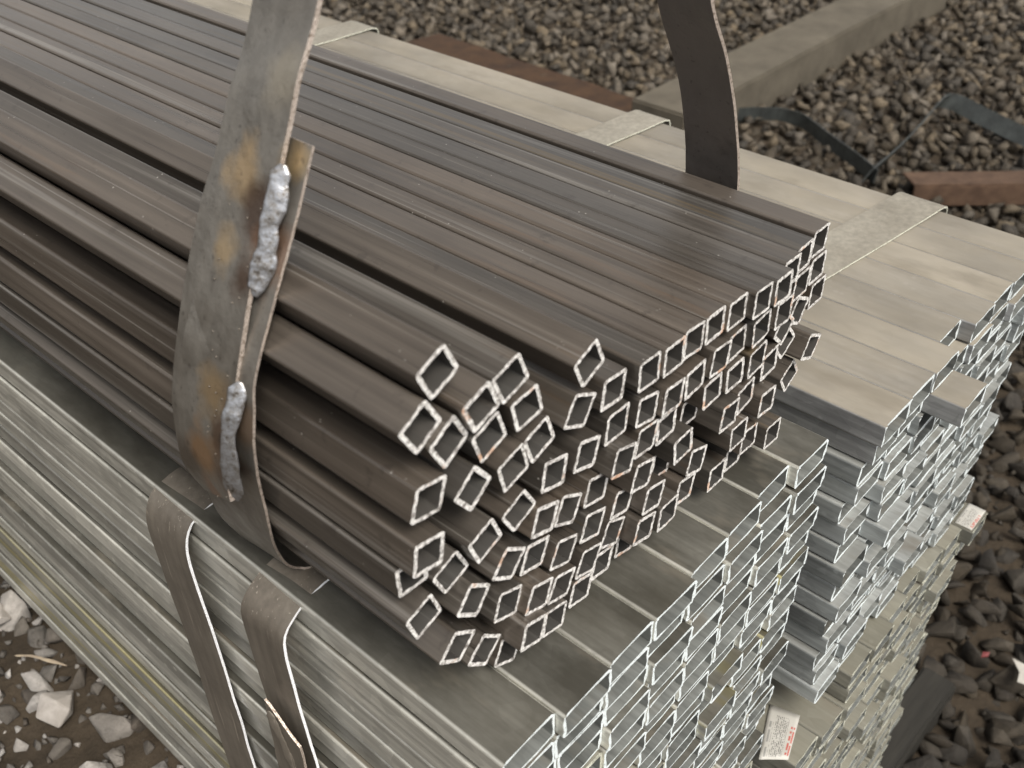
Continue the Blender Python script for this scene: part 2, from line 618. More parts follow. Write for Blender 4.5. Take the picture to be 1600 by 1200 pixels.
M_GROUND = mat_soft('damp_earth', (0.022, 0.016, 0.010), (0.055, 0.041, 0.027), 14, 0.9, bump=0.6, bs=60, bd=0.01)
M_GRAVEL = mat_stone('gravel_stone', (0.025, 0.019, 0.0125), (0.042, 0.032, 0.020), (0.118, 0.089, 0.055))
M_GRAVEL_L = mat_stone('mixed_stone', (0.045, 0.035, 0.026), (0.11, 0.095, 0.078), (0.30, 0.275, 0.25))
xs = [-90, -30, -8, -3] + [-1.5 + 0.1 * i for i in range(16)] + [0.08, 0.14, 0.144, 0.148, 0.152, 0.157, 0.162, 0.2] + [0.3 + 0.15 * i for i in range(40)] + [8, 15, 40, 90]
ys = [-90, -30, -8, -3] + [-1.5 + 0.15 * i for i in range(46)] + [8, 15, 40, 90]
V = [(x, y, ground_z(x, y) + 0.008 * mnoise.noise(Vector((x * 3, y * 3, 0)))) for x in xs for y in ys]
ny = len(ys)
F = [(i * ny + j, (i + 1) * ny + j, (i + 1) * ny + j + 1, i * ny + j + 1) for i in range(len(xs) - 1) for j in range(ny - 1)]
g = obj('ground', mesh_of('ground', V, F, [M_GROUND], None, True))
g['kind'] = 'structure'


def ico(sub):
    bm = bmesh.new()
    bmesh.ops.create_icosphere(bm, subdivisions=sub, radius=1)
    v = np.array([q.co[:] for q in bm.verts])
    f = np.array([[q.index for q in p.verts] for p in bm.faces])
    bm.free()
    return v, f


RNG = np.random.default_rng(11)


def stone_proto(sub, hard=0.9):
    """angular crushed stone: hull of a few points, larger ones with worn corners"""
    bm = bmesh.new()
    for _ in range(9 if sub == 1 else 11):
        q = RNG.normal(size=3)
        q /= np.linalg.norm(q)
        bm.verts.new(q * RNG.uniform(0.74, 1.20))
    bmesh.ops.convex_hull(bm, input=bm.verts[:])
    for v in [v for v in bm.verts if not v.link_faces]:
        bm.verts.remove(v)
    if sub == 2:
        bmesh.ops.bevel(bm, geom=bm.edges[:], offset=0.045, segments=1, affect='EDGES')
    bmesh.ops.triangulate(bm, faces=bm.faces[:])
    bm.verts.index_update()
    v = np.array([q.co[:] for q in bm.verts])
    f = np.array([[q.index for q in p.verts] for p in bm.faces])
    bm.free()
    v = v * np.array([1.0, RNG.uniform(0.66, 0.92), RNG.uniform(0.5, 0.8)])
    return v, f


PROTO = {s_: [stone_proto(s_) for _ in range(24)] for s_ in (1, 2)}


def scatter(name, items, mat):
    """one joined mesh of stones: items = (position, size, subdivisions, tone)"""
    VV, FF, TT, base = [], [], [], 0
    for p, sz, sub, tone in items:
        v, f = PROTO[sub][RNG.integers(24)]
        q = RNG.normal(size=4)
        q[1:3] *= 0.45
        q /= np.linalg.norm(q)
        w, x, y, z = q
        rot = np.array([[1 - 2 * (y * y + z * z), 2 * (x * y - z * w), 2 * (x * z + y * w)],
                        [2 * (x * y + z * w), 1 - 2 * (x * x + z * z), 2 * (y * z - x * w)],
                        [2 * (x * z - y * w), 2 * (y * z + x * w), 1 - 2 * (x * x + y * y)]])
        VV.append(v @ rot.T * sz + np.array(p))
        FF.append(f + base)
        TT.append(np.full(len(v), tone))
        base += len(v)
    VV, FF, TT = np.concatenate(VV), np.concatenate(FF), np.concatenate(TT)
    me = bpy.data.meshes.new(name)
    me.vertices.add(len(VV))
    me.vertices.foreach_set('co', VV.ravel())
    me.loops.add(FF.size)
    me.loops.foreach_set('vertex_index', FF.ravel().astype(np.int32))
    me.polygons.add(len(FF))
    me.polygons.foreach_set('loop_start', np.arange(0, FF.size, 3, dtype=np.int32))
    me.update(calc_edges=True)
    me.validate()
    at = me.attributes.new('tone', 'FLOAT', 'POINT')
    at.data.foreach_set('value', TT.astype(np.float32))
    me.materials.append(mat)
    o = obj(name, me)
    o['kind'] = 'stuff'
    return o


def in_view(p, mar):
    u, v, z = project(p)
    return z > 0.1 and -mar < u < 1600 + mar and -mar < v < 1200 + mar


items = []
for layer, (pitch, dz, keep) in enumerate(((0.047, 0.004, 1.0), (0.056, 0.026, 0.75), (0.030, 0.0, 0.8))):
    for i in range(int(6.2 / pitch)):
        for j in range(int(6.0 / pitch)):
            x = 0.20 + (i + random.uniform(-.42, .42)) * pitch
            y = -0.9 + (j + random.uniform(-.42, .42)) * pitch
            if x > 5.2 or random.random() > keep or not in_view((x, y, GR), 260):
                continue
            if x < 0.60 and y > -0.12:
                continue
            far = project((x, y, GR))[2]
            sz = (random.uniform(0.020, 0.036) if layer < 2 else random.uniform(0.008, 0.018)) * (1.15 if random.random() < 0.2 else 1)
            items.append(((x, y, GR + dz + random.uniform(-.004, .008)), sz, 2 if far < 2.6 and layer < 2 else 1, min(1, max(0, random.random() * 0.62 + min(max((far - 1.9) / 4.0, 0), 0.40)))))  # tone rises with distance: near gravel's dimmer light put into stone colour
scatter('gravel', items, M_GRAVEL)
items = []
for pitch, lo, hi, keep in ((0.013, 0.003, 0.008, 0.7), (0.030, 0.008, 0.019, 0.8), (0.075, 0.018, 0.030, 0.5)):
    for i in range(int(1.3 / pitch)):
        for j in range(int(1.8 / pitch)):
            x = -1.2 + (i + random.uniform(-.5, .5)) * pitch
            y = -0.1 + (j + random.uniform(-.5, .5)) * pitch
            if random.random() > keep or x > 0.10 or not in_view((x, y, GL), 160):
                continue
            sz = random.uniform(lo, hi)
            items.append(((x, y, GL + sz * 0.25 + random.uniform(-.003, .003)), sz, 2 if sz > 0.009 else 1, random.random()))
scatter('stony_earth', items, M_GRAVEL_L)

# ------------------------------------------------------------------ galvanised stacks
TW, TH, LEN = 0.0393, 0.0194, 3.4
PX, PZ = 0.0397, 0.0202
SHAPE = dict(w=TW, h=TH, r=0.0026, t=0.0016, L=LEN, seg=3, side=3, burr=0.00050)
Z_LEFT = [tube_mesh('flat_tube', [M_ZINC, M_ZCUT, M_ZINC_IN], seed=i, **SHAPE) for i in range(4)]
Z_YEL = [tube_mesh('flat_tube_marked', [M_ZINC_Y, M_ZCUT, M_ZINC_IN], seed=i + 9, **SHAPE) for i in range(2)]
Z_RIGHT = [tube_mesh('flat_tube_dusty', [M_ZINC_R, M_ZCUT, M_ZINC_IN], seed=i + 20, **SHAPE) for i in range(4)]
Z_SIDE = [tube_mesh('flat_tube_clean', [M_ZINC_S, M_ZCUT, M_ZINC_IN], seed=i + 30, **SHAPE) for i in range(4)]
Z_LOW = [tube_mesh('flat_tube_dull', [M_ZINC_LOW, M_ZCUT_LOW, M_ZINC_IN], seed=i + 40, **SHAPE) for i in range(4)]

rng = random.Random(5)
tubes = []          # position of the cut end, mesh, label, group, size in the picture, needed as an individual


def side_word(c, n):
    return f'{ORD[c]} from its left side' if c < (n + 1) // 2 else (f'{ORD[n - 1 - c]} from its right side' if c < n - 1 else 'at its right side')


def stack(which, x0, ztop, ncol, nrow, y0, sy, sx, meshes, group, yfix={}, skip=(), slope=0.0):
    for r in range(nrow):
        dx = rng.uniform(-sx, sx)
        for c in range(ncol):
            if (r, c) in skip:
                continue
            x = x0 + TW / 2 + PX * c + dx * (0.3 if r == 0 else 1) + rng.uniform(-.0001, .0001)
            z = ztop - TH / 2 - PZ * r + rng.uniform(-.0001, .0001)
            y = y0 + rng.gauss(0, sy) + slope * r
            if rng.random() < 0.04:
                y -= rng.uniform(0.4, 1.6) * sy * 2
            y = yfix.get((r, c), y)
            me = meshes(r, c)
            row = 'top layer' if r == 0 else f'{ORD[r]} layer down'
            tubes.append([(x, y, z), me, f'flat galvanised tube in the {which} stack, {row}, {side_word(c, ncol)}', group, r, c, which])


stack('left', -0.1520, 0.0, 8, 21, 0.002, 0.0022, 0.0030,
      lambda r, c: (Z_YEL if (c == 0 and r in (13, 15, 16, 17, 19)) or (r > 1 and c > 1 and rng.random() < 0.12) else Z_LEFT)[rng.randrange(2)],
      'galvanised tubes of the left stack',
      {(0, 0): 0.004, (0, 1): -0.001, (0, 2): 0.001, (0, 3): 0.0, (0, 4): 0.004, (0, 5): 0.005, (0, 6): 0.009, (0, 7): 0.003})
stack('right', 0.2005, 0.0, 8, 15, -0.018, 0.0030, 0.003, lambda r, c: (Z_RIGHT if r < 2 else Z_SIDE)[rng.randrange(4)],
      'galvanised tubes of the right stack',
      {(0, 0): -0.0205, (0, 1): -0.020, (0, 2): -0.021, (0, 3): -0.006, (0, 4): -0.017, (0, 5): -0.016, (0, 6): -0.017, (0, 7): -0.016,
       (1, 2): -0.046, (1, 0): -0.017, (2, 0): -0.012, (3, 0): -0.013, (4, 0): -0.006, (5, 0): -0.012, (6, 0): -0.010, (9, 0): -0.022, (12, 0): -0.016, (14, 0): -0.024})
stack('lower right', 0.1725, -0.3060, 9, 26, -0.030, 0.0042, 0.0028, lambda r, c: Z_LOW[rng.randrange(4)],
      'galvanised tubes of the lower right stack',
      {(0, 8): -0.044, (2, 0): -0.032, (2, 1): -0.036}, skip={(0, 0), (0, 1), (1, 0), (1, 1)})


def shown(t):
    (x, y, z), _, _, _, r, c, which = t
    u, v, d = project((x, y, z))
    inside = -40 < u < 1640 and -40 < v < 1215
    if which == 'left':
        if c == 0 or r == 0:
            return 3000 - r
        return 1000 / d if inside else 0
    if which == 'right':
        return 2000 / d
    return 1000 / d * (0.6 if u < 1190 + 0.05 * v and c < 2 else 1) if inside else 0


order = sorted(tubes, key=shown, reverse=True)
single = [t for t in order[:300] if shown(t) > 0]
rest = [t for t in tubes if not any(t is s_ for s_ in single)]
for t in single:
    p, me, label, group = t[:4]
    o = obj('flat_tube', me, None, p, (0, 0, rng.uniform(-.0006, .0006)))
    tag(o, label, 'steel tube', group)
print('single galvanised tubes', len(single), 'rest', len(rest))
VV, FF, MM, NN, base = [], [], [], [], 0
for t in rest:
    V, F, M, N = tube_arrays(seed=base, **{**SHAPE, 'side': 1, 'seg': 2})
    p = t[0]
    VV += [(v[0] + p[0], v[1] + p[1], v[2] + p[2]) for v in V]
    FF += [tuple(i + base for i in f) for f in F]
    MM += M
    NN += N
    base += len(V)
me = mesh_of('stacked_tubes', VV, FF, [M_ZINC_LOW, M_ZCUT_LOW, M_ZINC_IN], MM, True)
me.normals_split_custom_set(NN)
o = obj('stacked_tubes', me)
o['kind'] = 'stuff'
tag(o, 'remaining galvanised tubes deep in the low parts of the stacks', 'steel tubes')

# ------------------------------------------------------------------ dark square tubes in the strapped bundle
SQ = dict(w=0.0178, h=0.0178, r=0.0019, t=0.0020, L=LEN, seg=3, side=7, burr=0.00020)
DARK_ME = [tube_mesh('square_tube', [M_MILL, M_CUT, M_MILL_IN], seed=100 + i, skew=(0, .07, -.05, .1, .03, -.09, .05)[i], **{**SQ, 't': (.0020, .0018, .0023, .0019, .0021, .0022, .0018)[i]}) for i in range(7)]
DARK = [   # across, height, roll about its length, distance of the cut end
    (-0.1362, 0.1990, 0.432, 0.0474), (-0.1023, 0.1801, 0.378, 0.0403), (-0.1196, 0.1755, 0.348, 0.0407), (-0.0932, 0.1599, 0.235, 0.0393),
    (-0.1472, 0.1784, 0.528, 0.0473), (-0.1350, 0.1646, 0.472, 0.0447), (-0.1135, 0.1546, 0.370, 0.0426), (-0.0844, 0.1363, 0.348, 0.0397),
    (-0.1015, 0.1307, 0.309, 0.0401), (-0.1248, 0.1332, 0.637, 0.0425), (-0.1481, 0.1421, -0.189, 0.0448), (-0.1523, 0.1146, -0.154, 0.0427),
    (-0.1541, 0.0962, -0.048, 0.0529), (-0.1340, 0.0835, 0.435, 0.0497), (-0.1189, 0.0973, 0.376, 0.0419), (-0.0984, 0.1025, 0.521, 0.0398),
    (-0.0829, 0.0870, -0.350, 0.0370), (-0.0658, 0.0812, -0.401, 0.0366), (-0.1049, 0.0722, -0.629, 0.0405), (-0.0869, 0.0637, -0.348, 0.0399),
    (-0.0679, 0.0531, -0.376, 0.0368), (-0.0473, 0.0580, -0.316, 0.0347), (-0.0491, 0.0329, -0.316, 0.0349), (-0.0337, 0.0174, -0.215, 0.0371),
    (-0.0702, 0.0306, -0.311, 0.0358), (-0.0541, 0.0141, -0.210, 0.0354), (-0.1272, 0.0640, -0.699, 0.0427), (-0.1095, 0.0502, -0.309, 0.0372),
    (-0.0926, 0.0448, -0.325, 0.0319), (-0.0775, 0.0126, -0.200, 0.0340), (-0.1014, 0.0290, -0.306, 0.0277), (-0.1077, 0.0118, -0.391, 0.0394),
    (-0.1242, 0.0271, -0.749, 0.0399), (-0.1382, 0.0396, -0.756, 0.0438), (-0.1537, 0.0720, 0.387, 0.0479), (-0.0555, 0.1645, 0.416, 0.0355),
    (-0.0604, 0.1402, -0.466, 0.0360), (-0.0380, 0.1402, -0.127, 0.0338), (-0.0338, 0.1171, -0.004, 0.0334), (-0.0542, 0.1103, -0.292, 0.0354),
    (-0.0759, 0.1114, -0.270, 0.0376), (-0.0159, 0.1405, 0.000, 0.0291), (0.0022, 0.1405, 0.000, 0.0273), (0.0203, 0.1405, 0.000, 0.0279),
    (0.0384, 0.1405, 0.000, 0.0272), (-0.0116, 0.1139, -0.130, 0.0312), (0.0068, 0.1124, -0.079, 0.0280), (0.0253, 0.1134, 0.033, 0.0274),
    (0.0439, 0.1179, -0.101, 0.0244), (0.0628, 0.1168, 0.083, 0.0261), (-0.0101, 0.0938, -0.127, 0.0310), (0.0087, 0.0905, 0.001, 0.0316),
    (0.0406, 0.0782, -0.038, 0.0371), (0.0425, 0.0967, 0.071, 0.0258), (0.0616, 0.0974, 0.017, 0.0238), (-0.0346, 0.0977, -0.245, 0.0272),
    (-0.0121, 0.0708, -0.248, 0.0300), (0.0201, 0.0523, -0.157, 0.0392), (0.0202, 0.0717, 0.075, 0.0267), (0.0382, 0.0490, -0.228, 0.0274),
    (0.0582, 0.0725, -0.095, 0.0217), (0.0775, 0.0738, 0.097, 0.0235), (0.1500, 0.1415, 0.000, 0.0286), (0.1536, 0.1222, 0.030, 0.0283),
    (0.1608, 0.1018, 0.030, 0.0288), (0.1289, 0.1405, 0.000, 0.0270), (0.1335, 0.1205, 0.050, 0.0275), (0.1108, 0.1405, 0.000, 0.0245),
    (0.0927, 0.1405, 0.000, 0.0190), (0.0746, 0.1405, 0.000, 0.0210), (0.0565, 0.1405, 0.000, 0.0254), (0.0985, 0.1223, 0.030, 0.0191),
    (0.1156, 0.1002, -0.768, 0.0250), (0.1274, 0.0826, 0.700, 0.0280), (0.1402, 0.0985, -0.490, 0.0290), (0.1582, 0.0648, -0.517, 0.0244),
    (0.0804, 0.1195, 0.120, 0.0219), (0.1380, 0.0643, -0.313, 0.0439), (0.0814, 0.0982, 0.090, 0.0219), (0.1034, 0.0826, 0.050, 0.0245),
    (0.1163, 0.0575, 0.066, 0.0359), (0.1477, 0.0455, 0.587, 0.0303), (0.0973, 0.0606, -0.093, 0.0190), (0.1126, 0.0267, -0.011, 0.0187),
    (0.1305, 0.0189, -0.003, 0.0469), (0.0684, 0.0536, 0.042, 0.0194), (0.0878, 0.0180, -0.085, 0.0300), (0.0866, 0.0375, 0.024, 0.0214),
    (0.0645, 0.0201, -0.026, 0.0273), (-0.0204, 0.0543, -0.325, 0.0357), (0.0159, 0.0110, -0.235, 0.0509), (-0.0026, 0.0498, -0.229, 0.0278),
    (0.0466, 0.0153, 0.016, 0.0453), (0.0305, 0.0323, -0.220, 0.0281), (0.0098, 0.0304, 0.000, 0.0253), (-0.0097, 0.0318, -0.250, 0.0272),
    (-0.0087, 0.0128, -0.262, 0.0396), (-0.0283, 0.0375, -0.399, 0.0353), (-0.0460, 0.0822, -0.245, 0.0346),
]
LIFT = 0.0016
cols = {}
by_x = sorted(range(len(DARK)), key=lambda i: -DARK[i][0])
k, start = 0, None
for i in by_x:
    if start is None or start - DARK[i][0] > 0.0178:
        start = DARK[i][0]
        k += 1
    cols.setdefault(k, []).append(i)
for k, ids in cols.items():
    ids.sort(key=lambda i: -DARK[i][1])
    for j, i in enumerate(ids):
        x, z, a, y = DARK[i]
        o = obj('square_tube', DARK_ME[i % 7], None, (x, y, z + LIFT), (0, -a + (i % 4) * math.pi / 2, rng.uniform(-.0011, .0011)))
        pose = 'cornerwise' if abs(a) > 0.5 else ('tilted' if abs(a) > 0.22 else 'upright')
        pos = 'topmost' if j == 0 else ('lowest' if j == len(ids) - 1 else f'{ORD[j]} from top')
        tag(o, f'dark square tube {pose}, {pos} in {ORD[k - 1]} column from the bundle\'s right edge', 'steel tube', 'dark square tubes in the strapped bundle')

# ------------------------------------------------------------------ the welded flat-bar hoop round the dark bundle
HB = (-0.13, 0.165, 0.0)


def loc(p):
    return tuple(a - b for a, b in zip(p, HB))


blobs = [(loc((0.175, 0.12, 0.20)), 0.17, (0.200, 0.180, 0.168), 0.85),
         (loc((-0.133, 0.166, 0.247)), 0.017, (0.46, 0.31, 0.15), 0.62),
         (loc((-0.150, 0.166, 0.215)), 0.013, (0.48, 0.34, 0.18), 0.6),
         (loc((-0.139, 0.146, 0.235)), 0.017, (0.085, 0.052, 0.036), 0.85),
         (loc((-0.151, 0.146, 0.210)), 0.013, (0.10, 0.060, 0.040), 0.85),
         (loc((-0.175, 0.158, 0.157)), 0.017, (0.40, 0.27, 0.13), 0.6),
         (loc((-0.182, 0.163, 0.122)), 0.018, (0.36, 0.20, 0.09), 0.70),
         (loc((-0.180, 0.146, 0.142)), 0.012, (0.12, 0.072, 0.045), 0.8),
         (loc((-0.181, 0.146, 0.118)), 0.013, (0.13, 0.075, 0.048), 0.6),
         (loc((-0.178, 0.184, 0.105)), 0.016, (0.10, 0.075, 0.055), 0.6),
         (loc((-0.176, 0.165, 0.092)), 0.015, (0.30, 0.15, 0.08), 0.6),
         (loc((-0.121, 0.136, 0.256)), 0.011, (0.44, 0.32, 0.17), 0.85),
         (loc((-0.140, 0.134, 0.220)), 0.016, (0.24, 0.13, 0.075), 0.6),
         (loc((-0.170, 0.136, 0.150)), 0.016, (0.26, 0.165, 0.10), 0.6),
         (loc((-0.115, 0.150, 0.285)), 0.018, (0.38, 0.33, 0.25), 0.5)]
M_HOOP = mat_hoop('flat_bar_steel', blobs)
hoop = empty('lifting_hoop', HB, 'upright flat steel bar loop with two bright weld runs, wrapped round the dark tube bundle', 'steel strap')
inF = [(-0.1195, .13, .263), (-.1325, .13, .2367), (-.1510, .13, .2015), (-.1606, .13, .1836), (-.1668, .13, .1704), (-.1697, .13, .1558),
       (-.1733, .13, .1399), (-.1722, .134, .1176), (-.1685, .14, .0908), (-.1640, .147, .0645), (-.1570, .157, .040), (-.1480, .165, .0185), (-.1391, .169, .0060), (-.1325, .1675, .0022), (-.120, .165, .0016), (-.08, .16, .0015)]
inB = [(-0.1195, .178, .263), (-.1325, .179, .2367), (-.1510, .180, .2015), (-.1606, .181, .1836), (-.1668, .182, .1704), (-.1697, .183, .1558),
       (-.1733, .185, .1399), (-.1722, .188, .1176), (-.1680, .194, .0908), (-.1640, .202, .0645), (-.1570, .210, .035), (-.1490, .213, .0140), (-.1440, .2085, .0050), (-.136, .204, .0022), (-.125, .20, .0016), (-.08, .197, .0015)]
mid = (-0.02, 0.16, 0.15)
obj('inner_strip', strip_mesh('inner_strip', inF, inB, 0.0014, mid, [M_HOOP, M_EDGE_RUST], 110, 9, HB, 0.0008, 0.0003, 2), hoop)
outF = [(-.1844, .14, .1085), (-.1840, .14, .1220), (-.1800, .14, .1405), (-.1762, .14, .1515), (-.1685, .14, .1695), (-.1536, .14, .2076), (-.1365, .14, .2376),
        (-.1285, .14, .2571), (-.1215, .14, .2720), (-.1146, .14, .2875), (-.1080, .14, .2983), (-.1001, .14, .3135), (-.088, .137, .355), (-.058, .132, .42),
        (0, .122, .465), (.06, .112, .445), (.100, .104, .345), (.1241, .10, .2704), (.1462, .10, .2343), (.1637, .10, .1955), (.1775, .10, .1525), (.1815, .10, .11), (.1800, .10, .06), (.1745, .10, .012)]
outB = [(-.171, .19, .0758), (-.1785, .19, .1004), (-.1768, .19, .1277), (-.1735, .19, .1449), (-.1632, .19, .1742), (-.1425, .19, .2200), (-.1290, .19, .2420),
        (-.1225, .19, .2545), (-.1170, .19, .2650), (-.1135, .19, .2715), (-.1065, .19, .2814), (-.0956, .19, .3029), (-.083, .187, .345), (-.056, .180, .41),
        (0, .165, .455), (.064, .152, .440), (.108, .142, .330), (.1342, .14, .2604), (.1528, .14, .2271), (.1678, .14, .1957), (.1804, .14, .1493), (.1825, .14, .108), (.1805, .14, .06), (.1745, .14, .012)]
obj('outer_strip', strip_mesh('outer_strip', outF, outB, 0.0022, mid, [M_HOOP, M_EDGE_RUST], 170, 9, HB, 0.0004, 0.0002, 5), hoop)
bead1 = [(-.1285, .1385, .2560), (-.1330, .1378, .2470), (-.1390, .1380, .2355), (-.1440, .1375, .2230), (-.1490, .1382, .2125), (-.1530, .1385, .2050)]
bead2 = [(-.1680, .1385, .1690), (-.1745, .1380, .1560), (-.1790, .1380, .1445), (-.1815, .1378, .1320), (-.1825, .1382, .1200), (-.1815, .1390, .1075)]
obj('weld_bead', bead_mesh('weld_bead', bead1, 0.0046, (-0.8, -0.55, 0.15), [M_WELD], HB, 90, 3), hoop)
obj('weld_bead', bead_mesh('weld_bead', bead2, 0.0040, (-0.85, -0.5, 0.1), [M_WELD], HB, 90, 8), hoop)
spat = []
rs = random.Random(3)
V, F = [], []
iv, if_ = ico(1)
for i in range(26):
    q = rs.random()
    p0 = Vector(catmull(outF[:8], 60)[int(q * 59)])
    p1 = Vector(catmull(outB[:8], 60)[int(q * 59)])
    c = p0.lerp(p1, rs.uniform(0.05, 0.6)) + Vector((-.0002, -.0002, 0))
    b0 = len(V)
    V += [tuple(c + Vector(v) * rs.uniform(0.0003, 0.00065) - Vector(HB)) for v in iv]
    F += [tuple(int(a) + b0 for a in f) for f in if_]
sp = obj('weld_spatter', mesh_of('weld_spatter', V, F, [M_BAND], None, True), hoop)
sp['kind'] = 'stuff'

# ------------------------------------------------------------------ steel bands
gb = 'steel bands over the left stack'


def band(name, label, group, front, back, inside, mats, t=0.0018, base=None, n=110):
    base = base or front[0]
    me = strip_mesh(name, front, back, t, inside, mats, n, 7, base, 0.0007, 0.0002, len(bpy.data.objects))
    if 'weld' not in label:
        return tag(obj(name, me, None, base), label, 'steel band', group)
    e = empty(name, base, label, 'steel band', group)
    obj('strip', me, e)
    return e


def left_band(yf, yb, bulge, skew, label):
    f = [(-.070, yf, .0014), (-.115, yf, .0016), (-.1340, yf, .0020), (-.1460, yf, -.0005), (-.1545, yf, -.0045), (-.1610 - bulge, yf, -.0150), (-.1632 - bulge, yf, -.0330), (-.1618 - bulge, yf + skew * .05, -.085),
         (-.1600 - bulge * .7, yf + skew * .12, -.150), (-.1580, yf + skew * .3, -.30), (-.1570, yf + skew * .4, -.405), (-.1535, yf + skew * .42, -.4225), (-.13, yf + skew * .42, -.4250), (-.08, yf + skew * .42, -.4262)]
    w = yb - yf
    b = [(p[0] - 0.001, p[1] + w, p[2] + 0.0003) for p in f]
    return band('steel_band', label, gb, f, b, (-.05, yf, -.2), [M_BAND, M_EDGE])


left_band(0.2545, 0.296, -0.0005, 0.0, 'plain brown steel band with bright edge on the left stack, farther from cut ends')
b3 = left_band(0.1535, 0.190, 0.0045, 0.0, 'brown steel band with crumpled weld on the left stack, nearest the cut ends')
bb = tuple(b3.location)
f2 = [(-.1735, .1500, -.108), (-.1722, .1500, -.16), (-.1690, .1500, -.26), (-.1600, .1500, -.405)]
k2 = [(-.1738, .1790, -.088), (-.1730, .1830, -.16), (-.1700, .1850, -.26), (-.1610, .1850, -.405)]
obj('lapped_strip', strip_mesh('lapped_strip', f2, k2, 0.0016, (0, .16, -.2), [M_BAND, M_EDGE_RUST], 50, 7, bb, 0.0016, 0.0014, 31), b3)
obj('weld_bead', bead_mesh('weld_bead', [(-.1750, .1740, -.0930), (-.1752, .1690, -.1080), (-.1748, .1640, -.1260), (-.1740, .1600, -.1500)], 0.0030, (-.9, -.3, .2), [M_BAND], bb, 60, 5), b3)

gr = 'zinc bands over the right stack'


def right_band(y_in, y_out, w, label):
    pts = [(.196, -.20), (.1975, -.06), (.199, -.004), (.204, .0018), (.26, .0024), (.36, .0022), (.44, .0024), (.500, .0030), (.518, .0032), (.5255, .0010), (.5275, -.006), (.5275, -.05), (.526, -.20)]
    f = [(x, y_in + (y_out - y_in) * min(max((x - .2) / .327, 0), 1), z) for x, z in pts]
    b = [(p[0] + 0.001, p[1] + w, p[2]) for p in f]
    return band('zinc_band', label, gr, f, b, (.36, y_in, -.15), [M_BAND_ZN, M_ZCUT_LOW], 0.0014, (.2, y_in, 0))


right_band(0.1155, 0.0755, 0.044, 'pale zinc band across the right stack, nearest the cut ends')
right_band(0.4120, 0.3768, 0.041, 'pale zinc band across the right stack, beside the upright hoop leg')
right_band(0.8700, 0.8350, 0.045, 'pale zinc band across the right stack, farthest from the cut ends')

# ------------------------------------------------------------------ paper tags


def label_mesh(name, c, curl=0.0, n=8):
    """paper sheet on four corners (u runs a->b, v runs a->d), thin but closed"""
    a, b, cc, d = (Vector(p) for p in c)
    V, UV = [], []
    for side_ in (1, 0):
        for i in range(n + 1):
            for k in range(n + 1):
                u, v = i / n, k / n
                p = (a.lerp(b, u)).lerp(d.lerp(cc, u), v)
                nn = (b - a).cross(d - a).normalized()
                if nn.z < 0:
                    nn = -nn
                V.append(p + nn * (0.0003 * side_ + curl * (math.sin(u * 3.1) * 0.5 + u * u * 0.6) + curl * 0.2 * math.sin(v * 5)))
                UV.append((u, v))
    K = (n + 1) ** 2
    F = []
    for i in range(n):
        for k in range(n):
            q = (i * (n + 1) + k, (i + 1) * (n + 1) + k, (i + 1) * (n + 1) + k + 1, i * (n + 1) + k + 1)
            F += [q, tuple(K + v for v in reversed(q))]
    rim = [i * (n + 1) for i in range(n)] + [n * (n + 1) + k for k in range(n)] + [(n - i) * (n + 1) + n for i in range(n)] + [n - k for k in range(n)]
    for i, p in enumerate(rim):
        q = rim[(i + 1) % len(rim)]
        F.append((q, p, K + p, K + q))
    org = V[0].copy()
    me = mesh_of(name, [v - org for v in V], F, [M_LABEL], None, True)
    uv = me.uv_layers.new(name='UVMap')
    for lp in me.loops:
        uv.data[lp.index].uv = UV[lp.vertex_index]
    return me, org


zt = -.3060 - 2 * PZ + 0.0012
me, org = label_mesh('paper_tag', [(.2084, .0150, zt), (.2150, -.0111, zt), (.1698, -.0250, zt), (.1540, -.0060, zt)], 0.0012)
tag(obj('paper_tag', me, None, org), 'white printed paper tag with red characters lying in the gap between the stacks', 'label', None)
zt = -.3060 + 0.0008
me, org = label_mesh('paper_tag', [(.5280, -.0245, zt), (.5280, -.0420, zt), (.4915, -.0420, zt), (.4915, -.0245, zt)], 0.0003)
tag(obj('paper_tag', me, None, org), 'small white tag with red print on the end of a tube by the dark gravel', 'label', None)

# ------------------------------------------------------------------ things lying in the yard
M_CONC = mat_soft('weathered_concrete', (0.068, 0.058, 0.043), (0.108, 0.093, 0.070), 9, 0.8, bump=0.3, bs=70)
M_TIMBER = mat_soft('dark_timber', (0.014, 0.0125, 0.010), (0.026, 0.0235, 0.019), (8, 90, 90), 0.75, bump=0.4)
M_RUST = mat_soft('rusty_steel', (0.052, 0.030, 0.019), (0.105, 0.064, 0.041), 28, 0.8, 0.1)
M_RUST_DK = mat_soft('dark_rust', (0.030, 0.016, 0.009), (0.062, 0.033, 0.016), 16, 0.8, 0.1)
M_STRAP = mat_band('scrap_strap', (0.075, 0.082, 0.078), (0.045, 0.048, 0.046), 0.42, 0.5)
M_WOOD = mat_soft('fresh_wood', (0.46, 0.24, 0.09), (0.62, 0.36, 0.16), (30, 200, 200), 0.7)
M_TWIG = mat_soft('dry_twig', (0.20, 0.16, 0.12), (0.34, 0.28, 0.20), 60, 0.8)
M_PAPER = mat_soft('torn_paper', (0.30, 0.28, 0.25), (0.42, 0.40, 0.36), 50, 0.7)
M_RED = mat_soft('red_plastic', (0.12, 0.03, 0.03), (0.18, 0.045, 0.045), 80, 0.4)
M_PALE = mat_soft('pale_rock', (0.20, 0.18, 0.16), (0.33, 0.305, 0.28), 40, 0.8, bump=0.5)

